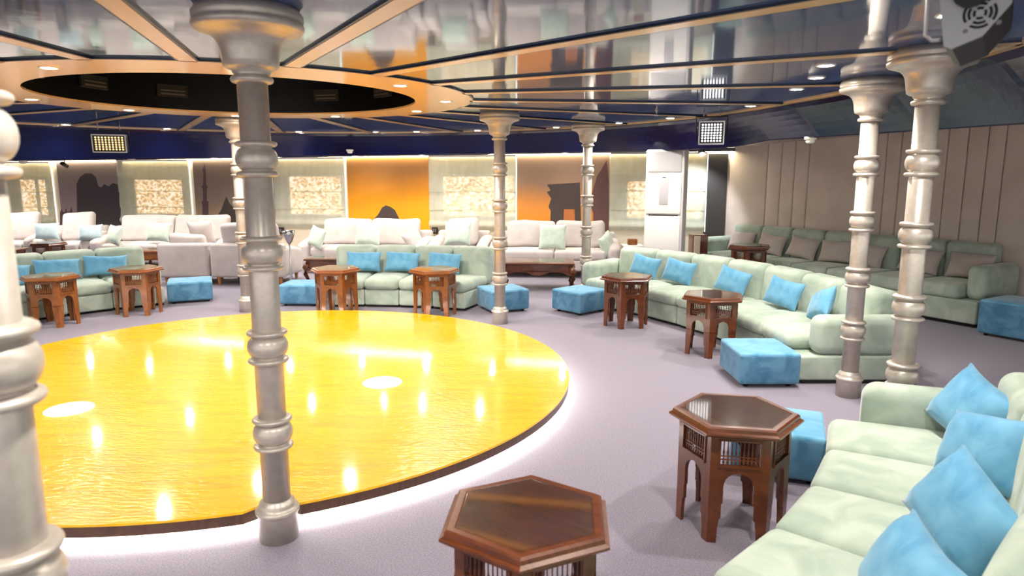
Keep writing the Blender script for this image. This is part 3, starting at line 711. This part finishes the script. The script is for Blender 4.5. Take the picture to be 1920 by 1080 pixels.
# ================================================================== PILLOWS
def pillow_mesh(wd, h, th, seed, mname):
    rnd = random.Random(seed); nx, ny = 16, 12; q = MB(); vs_ = []; fs = []
    ph = [rnd.uniform(0, 6) for _ in range(4)]
    for side in (-1, 1):
        for j in range(ny+1):
            for i in range(nx+1):
                u, v = -1 + 2*i/nx, -1 + 2*j/ny
                prof = ((1-abs(u)**3.4) * (1-abs(v)**3.4)) ** 0.6
                ex = 1 - 0.07*(1-abs(v)**2)*abs(u)**3; ey = 1 - 0.09*(1-abs(u)**2)*abs(v)**3
                wr = 0.05*math.sin(6*u + 4*v + ph[0])*abs(u*v) + 0.035*math.sin(9*v - 5*u + ph[1])*(abs(u)**2)
                vs_.append((u*wd/2*ex, side*th/2*max(0.07, prof + wr*prof), v*h/2*ey + 0.004*math.sin(3*u+ph[2])))
    N = (nx+1)*(ny+1)
    for s_ in (0, 1):
        for j in range(ny):
            for i in range(nx):
                a = s_*N + j*(nx+1) + i; fs.append((a, a+1, a+nx+2, a+nx+1) if s_ == 0 else (a, a+nx+1, a+nx+2, a+1))
    bd = [i for i in range(nx+1)] + [j*(nx+1)+nx for j in range(1, ny+1)] + [ny*(nx+1)+i for i in range(nx-1, -1, -1)] + [j*(nx+1) for j in range(ny-1, 0, -1)]
    for k in range(len(bd)): a, b_ = bd[k], bd[(k+1) % len(bd)]; fs.append((a, N+a, N+b_, b_))
    q.add(vs_, fs, True); return q
def pillow(P, rz, lean, wd, h, th, m, label, group, roll=0.0, seed=1, name='pillow'):
    q = pillow_mesh(wd, h, th, seed, m); o = q.build(name, m)
    o.matrix_basis = Matrix.Translation(Vector(P)) @ Matrix.Rotation(rz, 4, 'Z') @ Matrix.Rotation(-lean, 4, 'X') @ Matrix.Rotation(roll, 4, 'Y')
    return tag(o, label, 'pillow', group)
def sofa_pillow(c, r, a, z, label, seed, wd=0.46, h=0.29, m='sky', lean=0.35, roll=0.0, th=0.13, turn=0.0):
    p = pol(c, r, a, z); pillow(p, math.radians(a-90)+turn, lean, wd, h, th, m, label, 'blue velvet pillows', roll, seed)
# right curved sofa
ZP2 = 0.53
for k, (a, roll, turn) in enumerate(((39.0, 0.12, 0.0), (32.8, 0.10, 0.1), (23.2, 0.16, 0.1), (14.2, 0.10, 0.15), (7.6, -0.35, -0.3))):
    sofa_pillow(SC2, 5.26, a, ZP2, 'blue velvet pillow, %s from the left armrest of the long curved sofa' % ('first', 'second', 'third', 'fourth', 'fifth')[k], 20+k, roll=roll, turn=turn)
# foreground sofa
for k, (a, r, roll, wd, h, z, turn) in enumerate(((-25.4, 4.74, 0.28, 0.44, 0.34, 0.55, 0.55), (-31.6, 4.74, -0.25, 0.44, 0.34, 0.53, 0.6), (-40.6, 4.70, 0.30, 0.46, 0.32, 0.53, 0.75), (-47.4, 4.68, -0.05, 0.46, 0.30, 0.52, 0.6))):
    sofa_pillow(SC, r, a, z, 'blue velvet pillow on the nearest mint sofa, %s from its far armrest' % ('first', 'second', 'third', 'fourth')[k], 30+k, wd=wd, h=h, roll=roll, lean=0.5, th=0.18, turn=turn)
# far sofa
for k, (a, roll) in enumerate(((90.6, 0.02), (83.0, 0.05), (74.6, 0.04))):
    sofa_pillow(SC, 4.06, a, ZP2, 'blue velvet pillow on the far mint sofa beyond the stage, %s' % ('leftmost of three', 'middle of three', 'rightmost of three')[k], 40+k, wd=0.48, h=0.28, roll=roll, m='sky')
for k, (a, roll) in enumerate(((132.5, 0.06), (138.8, 0.06), (145.2, 0.2))):
    sofa_pillow(SC, 4.96, a, ZP2, 'blue velvet pillow on the left mint sofa, %s' % ('rightmost', 'second from the right', 'at the picture edge')[k], 50+k, wd=0.52, h=0.27, roll=roll)
# grey pillows on the wall sofa
rzw = math.atan2(RWD.y, RWD.x)
for k, (s, roll) in enumerate(((0.62, 0.0), (1.22, 0.1), (1.80, 0.14), (2.36, -0.05), (2.82, 0.1), (3.55, 0.08), (4.15, 0.0))):
    p = RW0 + RWD*s + RWN*0.37
    pillow((p.x, p.y, 0.63), rzw, 0.32, 0.52, 0.32, 0.13, 'taupe', 'grey fabric pillow on the wall sofa, %s from its far end' % ('first', 'second', 'third', 'fourth', 'fifth', 'sixth', 'seventh')[k], 'grey pillows on the wall sofa', roll, 60+k)
gp = 'scatter pillows on the white seating'
def wp_(x, y, Y, rz, wd, h, m, label, roll=0.0, seed=1, lean=0.25): p = at_d(x, y, Y); pillow(p, rz, lean, wd, h, 0.14, m, label, gp, roll, seed)
wp_(1036, 444, 11.52, -0.1, 0.46, 0.44, 'mint_pillow', 'pale green pillow in the middle of the white sofa near the air conditioner', 0.03, 71)
wp_(1138, 458, 11.45, 0.9, 0.40, 0.36, 'mint_pillow', 'pale green pillow against the right armrest of the white sofa near the air conditioner', -0.35, 72)
wp_(690, 438, 11.95, -0.1, 0.44, 0.42, 'mint_pillow', 'pale green pillow in the middle of the white sofa under the orange mural', 0.02, 73)
wp_(594, 445, 11.9, -0.6, 0.38, 0.36, 'mint_pillow', 'pale green pillow at the left armrest of the white sofa under the orange mural', 0.25, 74)
wp_(775, 450, 11.9, 0.7, 0.36, 0.34, 'offwhite', 'white pillow at the right armrest of the sofa under the orange mural', -0.4, 75)
wp_(858, 438, 11.7, -0.1, 0.46, 0.42, 'mint_pillow', 'pale green pillow on the white armchair between two sofas', 0.02, 76)
wp_(215, 440, 12.55, -0.5, 0.38, 0.34, 'mint_pillow', 'pale green pillow at the left armrest of the left white sofa', 0.1, 77)
wp_(298, 435, 12.5, 0.0, 0.44, 0.36, 'mint_pillow', 'pale green pillow in the middle of the left white sofa', 0.08, 78)
wp_(88, 434, 12.65, 0.3, 0.40, 0.32, 'palesky', 'pale blue pillow on the armchair second from the left edge', 0.0, 79)
wp_(170, 436, 12.65, 0.25, 0.40, 0.30, 'palesky', 'pale blue pillow on the armchair nearest the dusky mural', 0.0, 80)
wp_(378, 436, 11.3, PI, 0.42, 0.40, 'offwhite', 'off white pillow showing above the armchair seen from behind', 0.05, 81)

# ================================================================== COFFEE TABLES
def coffee_table(x, y, rz, W, D, H, label, m='walnut'):
    t = thing('coffee_table', label, 'coffee table', (x, y, 0), rz, 'low carved coffee tables')
    q = MB(); q.rbox((0, 0, H-0.016), (W, D, 0.032), 0.012, 2); q.build('table_top', m, t)
    q = MB(); q.box((0, 0, H+0.003), (W-0.1, D-0.1, 0.006)); q.build('glass_top', 'glass', t)
    q = MB()
    q.box((0, 0, H-0.085), (W-0.06, D-0.06, 0.11))
    q.build('apron', m, t)
    for sy in (-1, 1):
        pts = [(-W/2+0.03, H-0.14)] + [(-W/2+0.03 + (W-0.06)*k/16, H-0.16 - 0.035*math.cos(2*PI*k/8)) for k in range(17)] + [(W/2-0.03, H-0.14)]
        q = MB(); q.prism(pts, -0.012, 0.012, Matrix.Translation((0, sy*(D/2-0.02), 0)) @ Matrix(((1,0,0,0), (0,0,-1,0), (0,1,0,0), (0,0,0,1)))); q.build('carved_rail', m, t)
    for sx in (-1, 1):
        for sy in (-1, 1):
            q = MB(); q.tube([(sx*(W/2-0.07), sy*(D/2-0.07), H-0.06), (sx*(W/2-0.02), sy*(D/2-0.02), H-0.15), (sx*(W/2-0.02), sy*(D/2-0.02), H*0.45), (sx*(W/2-0.06), sy*(D/2-0.06), H*0.18), (sx*(W/2-0.02), sy*(D/2-0.02), 0.0)], [0.045, 0.05, 0.035, 0.024, 0.035], 8); q.build('leg', m, t)
    return t
coffee_table(0.40, 10.35, -0.06, 1.10, 0.62, 0.42, 'low dark carved coffee table in front of the white sofa near the air conditioner')
coffee_table(-2.72, 10.75, 0.0, 1.0, 0.6, 0.43, 'low dark carved coffee table in front of the sofa under the orange mural')
coffee_table(-5.85, 11.6, 0.1, 0.9, 0.55, 0.46, 'low brown coffee table behind the left mint sofa', 'bouncewood')
coffee_table(-8.75, 11.5, 0.1, 0.8, 0.5, 0.47, 'low brown coffee table at the far left behind the mint sofa')
# slim ashtray stand
t = thing('ashtray_stand', 'slim metal ashtray stand beside the white sofa and the near column', 'ashtray', (-3.36, 10.28, 0))
q = MB(); q.lathe([(0.11, 0), (0.11, 0.015), (0.03, 0.03), (0.022, 0.06)], 20); q.build('base', 'steel', t)
q = MB(); q.lathe([(0.022, 0.05), (0.030, 0.12), (0.016, 0.20), (0.016, 0.70)], 14); q.build('pole', 'steel', t)
q = MB(); q.lathe([(0.03, 0.69), (0.055, 0.74), (0.085, 0.82), (0.10, 0.88), (0.092, 0.88), (0.04, 0.80)], 20); q.build('bowl', 'chrome', t)

# ================================================================== AIR CONDITIONER
p = at_d(1248, 400, 9.5)
t = thing('air_conditioner', 'tall white floor standing air conditioner by the back wall', 'air conditioner', (p.x, p.y, 0), -0.42)
H_ = 2.05; W_, D_ = 0.52, 0.32
q = MB(); q.rbox((0, 0, H_/2), (W_, D_, H_), 0.03, 3); q.build('cabinet', 'acwhite', t)
q = MB(); q.rbox((0, -D_/2-0.004, H_-0.17), (W_-0.06, 0.03, 0.27), 0.012, 2); q.build('outlet_flap', 'acgrey', t)
q = MB(); q.rbox((0, -D_/2-0.006, H_-0.60), (W_-0.05, 0.03, 0.54), 0.012, 2); fp = q.build('upper_panel', 'acwhite', t)
q = MB(); q.rbox((0, -D_/2-0.022, H_-0.56), (0.12, 0.012, 0.36), 0.005, 2); q.build('display', 'acgrey', fp)
q = MB(); q.lathe([(0.035, 0), (0.03, 0.006)], 16, T=Matrix.Translation((0, -D_/2-0.02, H_-0.385)) @ Matrix.Rotation(PI/2, 4, 'X') @ Matrix.Scale(0.5, 4, (0, 1, 0))); q.build('badge', 'black', fp)
q = MB(); q.rbox((0, -D_/2-0.004, (H_-0.90)/2+0.02), (W_-0.05, 0.026, H_-0.92), 0.012, 2); q.build('lower_panel', 'acwhite', t)
q = MB(); q.box((0, -D_/2-0.012, H_-0.885), (W_-0.12, 0.012, 0.012)); q.build('panel_gap', 'black', t)
# low cabinet right of the air conditioner
p = at_d(1309, 450, 11.0); t = thing('low_cabinet', 'small low cabinet with dark side right of the air conditioner', 'cabinet', (p.x, p.y, 0), 0.0)
q = MB(); q.rbox((0, 0, 0.385), (0.24, 0.3, 0.76), 0.01, 2); q.build('body', 'walnut', t)
q = MB(); q.rbox((-0.055, -0.155, 0.40), (0.10, 0.016, 0.70), 0.004, 2); q.build('door', 'wallcream', t)
# side table with basket right of the white sofa
p = at_d(1185, 470, 11.5); t = thing('side_table', 'small pale side table between the white sofa and the air conditioner', 'side table', (p.x, p.y, 0), 0)
q = MB(); q.rbox((0, 0, 0.53), (0.34, 0.34, 0.03), 0.01, 2); q.build('table_top', 'white', t)
for sx in (-1, 1):
    for sy in (-1, 1): q = MB(); q.box((sx*0.14, sy*0.14, 0.258), (0.03, 0.03, 0.516)); q.build('leg', 'white', t)
q = MB(); q.rbox((p.x, p.y, 0.596), (0.16, 0.12, 0.10), 0.015, 2); q.add([], []); tag(q.build('small_box', 'bouncewood'), 'small brown box on the pale side table', 'box')
for x, l in ((816, 'right'), (527, 'left')):
    pp = on_back(x, 432, 0.07); T = Matrix.Translation(pp) @ Matrix.Rotation(BW_ANG, 4, 'Z')
    o = thing('wall_socket', 'dark wall socket box beside the blind %s of the orange mural' % l, 'socket', tuple(pp), BW_ANG, world=True)
    q = MB(); q.rbox((0, 0, 0), (0.10, 0.09, 0.12), 0.01, 2, T=T); q.build('body', 'black', o)
    q = MB(); q.box((-0.02, -0.046, 0), (0.02, 0.006, 0.07), T); q.box((0.02, -0.046, 0), (0.02, 0.006, 0.07), T); q.build('cover', 'steel', o)

# ================================================================== LIGHTING FIXTURES
def blinder(P, rz, tilt, W, H, nx, ny, m, label, top):
    t = thing('led_panel_light', label, 'stage light', tuple(P), rz, 'led panel lights under the ceiling')
    T = Matrix.Rotation(tilt, 4, 'X')
    q = MB(); q.rbox((0, 0.06, 0), (W, 0.12, H), 0.012, 2, T=T); q.build('housing', 'black', t)
    q = MB()
    for sx in (-1, 1): q.box((sx*(W/2-0.006), -0.008, 0), (0.014, 0.02, H), T)
    for sz in (-1, 1): q.box((0, -0.008, sz*(H/2-0.006)), (W, 0.02, 0.014), T)
    q.build('front_frame', 'steel', t)
    q = MB()
    cw, ch = (W-0.05)/nx, (H-0.05)/ny
    for i in range(nx):
        for j in range(ny):
            q.lathe([(0.34*cw, 0.0), (0.26*cw, 0.008)], 8, T=T @ Matrix.Translation((-W/2+0.025+cw*(i+0.5), -0.001, -H/2+0.025+ch*(j+0.5))) @ Matrix.Rotation(PI/2, 4, 'X'))
    lo = q.build('led_grid', m, t)
    q = MB(); q.tube([(-W/2-0.03, 0.05, 0), (-W/2-0.03, 0.05, H/2+0.05), (W/2+0.03, 0.05, H/2+0.05), (W/2+0.03, 0.05, 0)], 0.008, 6); q.build('yoke', 'black', t)
    q = MB()
    for sx in (-1, 1): q = MB(); q.tube([(sx*W*0.32, 0.05, H/2+0.05), (sx*W*0.32, 0.05, top-P[2])], 0.007, 6); q.build('hanging_rod', 'steel', t)
    return t
p = at_d(1334, 249, 7.6); blinder(p, -0.25, 0.1, 0.27, 0.25, 7, 7, 'ledcell', 'square led panel light hung by the ceiling rim near the grey padded wall', soffit_z(p.x, p.y))
p = at_d(205, 269, 9.0); blinder(p, 0.35, 0.12, 0.39, 0.23, 9, 6, 'ledgold', 'wide led panel light with amber cells hung at upper left', ZP)
# bright white wash light hung behind the led panel
p = at_d(1316, 288, 11.2); t = thing('wash_light', 'small bright white wash light hung in front of the last blind', 'stage light', tuple(p), 0)
q = MB(); q.lathe([(0.03, 0.10), (0.055, 0.07), (0.06, 0.0), (0.056, -0.01)], 18, T=Matrix.Rotation(-0.5, 4, 'X')); q.build('housing', 'steel', t)
q = MB(); q.lathe([(0.045, -0.012), (0.045, -0.016)], 16, T=Matrix.Rotation(-0.5, 4, 'X')); q.build('lens', 'whitespot', t)
q = MB(); q.tube([(0, 0, 0.08), (0, 0, soffit_z(p.x, p.y)-p.z)], 0.008, 6); q.build('hanger', 'black', t)
ld = bpy.data.lights.new('wash_bulb', 'SPOT'); ld.energy = 130; ld.color = (0.9, 0.95, 1.0); ld.spot_size = 1.7; ld.spot_blend = 0.6; ld.shadow_soft_size = 0.04
lo = bpy.data.objects.new('wash_bulb', ld); COL.objects.link(lo); lo.location = p + Vector((0, 0.02, -0.03)); lo.rotation_euler = (0.65, 0, 0)
# large fixture with a fan, upper right
t = thing('moving_head_light', 'large dark stage light with silver fan plate at upper right corner', 'stage light', (1.30, 1.95, 2.1), 0, world=True)
dX = Vector((0.80, -0.58, 0)).normalized()            # along the plate
dE = Vector((0.58, 0.80, 0)).normalized()             # extrusion, away from the viewer
org = at_d(1800, 40, 1.78)
def FT(): return Matrix(((dX.x, 0, dE.x, org.x), (dX.y, 0, dE.y, org.y), (0, 1, 0, org.z), (0, 0, 0, 1)))
plate = [(-0.060, 0.24), (-0.055, 0.10), (-0.030, -0.055), (-0.012, -0.064), (0.050, -0.040), (0.102, 0.030), (0.100, 0.14), (0.07, 0.24)]
q = MB(); q.prism(plate, 0.0, 0.012, FT()); pl_ = q.build('end_plate', 'steel', t); pl_['label'] = 'silver end plate with fan grille'
q = MB(); q.prism([(x*0.98, y*0.98) for x, y in plate], 0.012, 0.36, FT()); q.build('housing', 'black', t)
q = MB()
for r in (0.036, 0.026, 0.015):
    for k in range(4):
        a0 = PI/4 + k*PI/2 + 0.2; n_ = 8
        o_ = [(0.040 + r*math.cos(a0 + (PI/2-0.4)*i/n_), 0.014 + r*math.sin(a0 + (PI/2-0.4)*i/n_)) for i in range(n_+1)]
        i_ = [(0.040 + (r-0.006)*math.cos(a0 + (PI/2-0.4)*i/n_), 0.014 + (r-0.006)*math.sin(a0 + (PI/2-0.4)*i/n_)) for i in range(n_+1)]
        q.prism(o_ + i_[::-1], -0.002, 0.004, FT())
q.build('fan_grille', 'grille', pl_)
for a in (0.2, PI/2+0.2, PI+0.2, 1.5*PI+0.2):
    q = MB(); q.lathe([(0.006, 0), (0.005, 0.005)], 8, T=FT() @ Matrix.Translation((0.040+0.048*math.cos(a+PI/4), 0.014+0.048*math.sin(a+PI/4), -0.004))); q.build('screw', 'chrome', pl_)
q = MB(); q.lathe([(0.042, 0), (0.04, 0.03)], 16, T=FT() @ Matrix.Translation((0.018, 0.068, -0.03))); q.build('pivot_knob', 'black', t)
q = MB(); q.tube([FT() @ Vector((-0.085, 0.28, 0.03)), FT() @ Vector((-0.075, -0.02, 0.03)), FT() @ Vector((-0.06, -0.035, 0.03)), FT() @ Vector((-0.03, -0.035, 0.03))], 0.005, 6); q.build('yoke', 'steel', t)
q = MB(); q.box((0.02, 0.26, 0.12), (0.2, 0.08, 0.12), FT()); q.build('ceiling_bracket', 'black', t)
# detectors
for x, y, Y, l in ((1523, 213, 7.0, 'small white smoke detector under the navy soffit near the grey wall'), (655, 258, 11.7, 'small white smoke detector under the soffit above the orange mural'), (38, 262, 10.9, 'small white smoke detector under the soffit at far left')):
    p = at_d(x, y, Y); z = soffit_z(p.x, p.y)
    t = thing('smoke_detector', l, 'detector', (p.x, p.y, z), 0, 'smoke detectors')
    q = MB(); q.lathe([(0.06, 0.01), (0.06, -0.018), (0.045, -0.022)], 20); q.build('base', 'white', t)
    q = MB(); q.lathe([(0.042, -0.02), (0.042, -0.045), (0.03, -0.055)], 20); q.build('sensor_head', 'white', t)
p = at_d(1231, 211, 7.5); t = thing('sprinkler', 'tiny sprinkler head on the ceiling above the air conditioner', 'sprinkler', (p.x, p.y, ZP), 0)
q = MB(); q.lathe([(0.02, 0.0), (0.02, -0.01), (0.008, -0.015), (0.008, -0.05), (0.022, -0.055), (0.022, -0.06)], 12); q.build('head', 'steel', t)
p = at_d(120, 297, 12.9); z = soffit_z(p.x, p.y); t = thing('security_camera', 'small dark security camera under the soffit above the dusky mural', 'camera', (p.x, p.y, z), 0)
q = MB(); q.lathe([(0.012, 0.005), (0.012, -0.06)], 10); q.build('stem', 'white', t)
q = MB(); q.lathe([(0.035, -0.07), (0.038, 0.08)], 14, T=Matrix.Translation((0, 0, -0.09)) @ Matrix.Rotation(1.2, 4, 'X')); q.build('body', 'black', t)
ORD = ['leftmost', 'second from the left', 'third from the left', 'fourth from the left', 'fifth from the left', 'sixth from the left', 'seventh from the left', 'eighth from the left', 'ninth from the left', 'tenth from the left', 'eleventh from the left', 'twelfth from the left', 'thirteenth from the left', 'fourteenth from the left', 'fifteenth from the left', 'sixteenth from the left']
for g, txt in (('ring downlights', 'round downlight in the cream ring around the ceiling opening'), ('rim downlights', 'round downlight near the outer rim of the lacquered ceiling'), ('soffit downlights', 'small downlight in the partly added fill row of the soffit above the white seating')):
    ds = [o for o in bpy.data.objects if o.get('group') == g and o.get('category') == 'downlight']
    seen = sorted([o for o in ds if o.location.y > 1.5 and abs(o.location.x/o.location.y) < 0.76 and (o.location.z-HC)/o.location.y < 0.27], key=lambda o: o.location.x/o.location.y)
    for k, o in enumerate(seen): o['label'] = txt + ', ' + ORD[k]
    for o in ds:
        if o not in seen: o['label'] = txt + ', beyond the picture edge'
for o in bpy.data.objects:
    if '_world' in o: del o['_world']
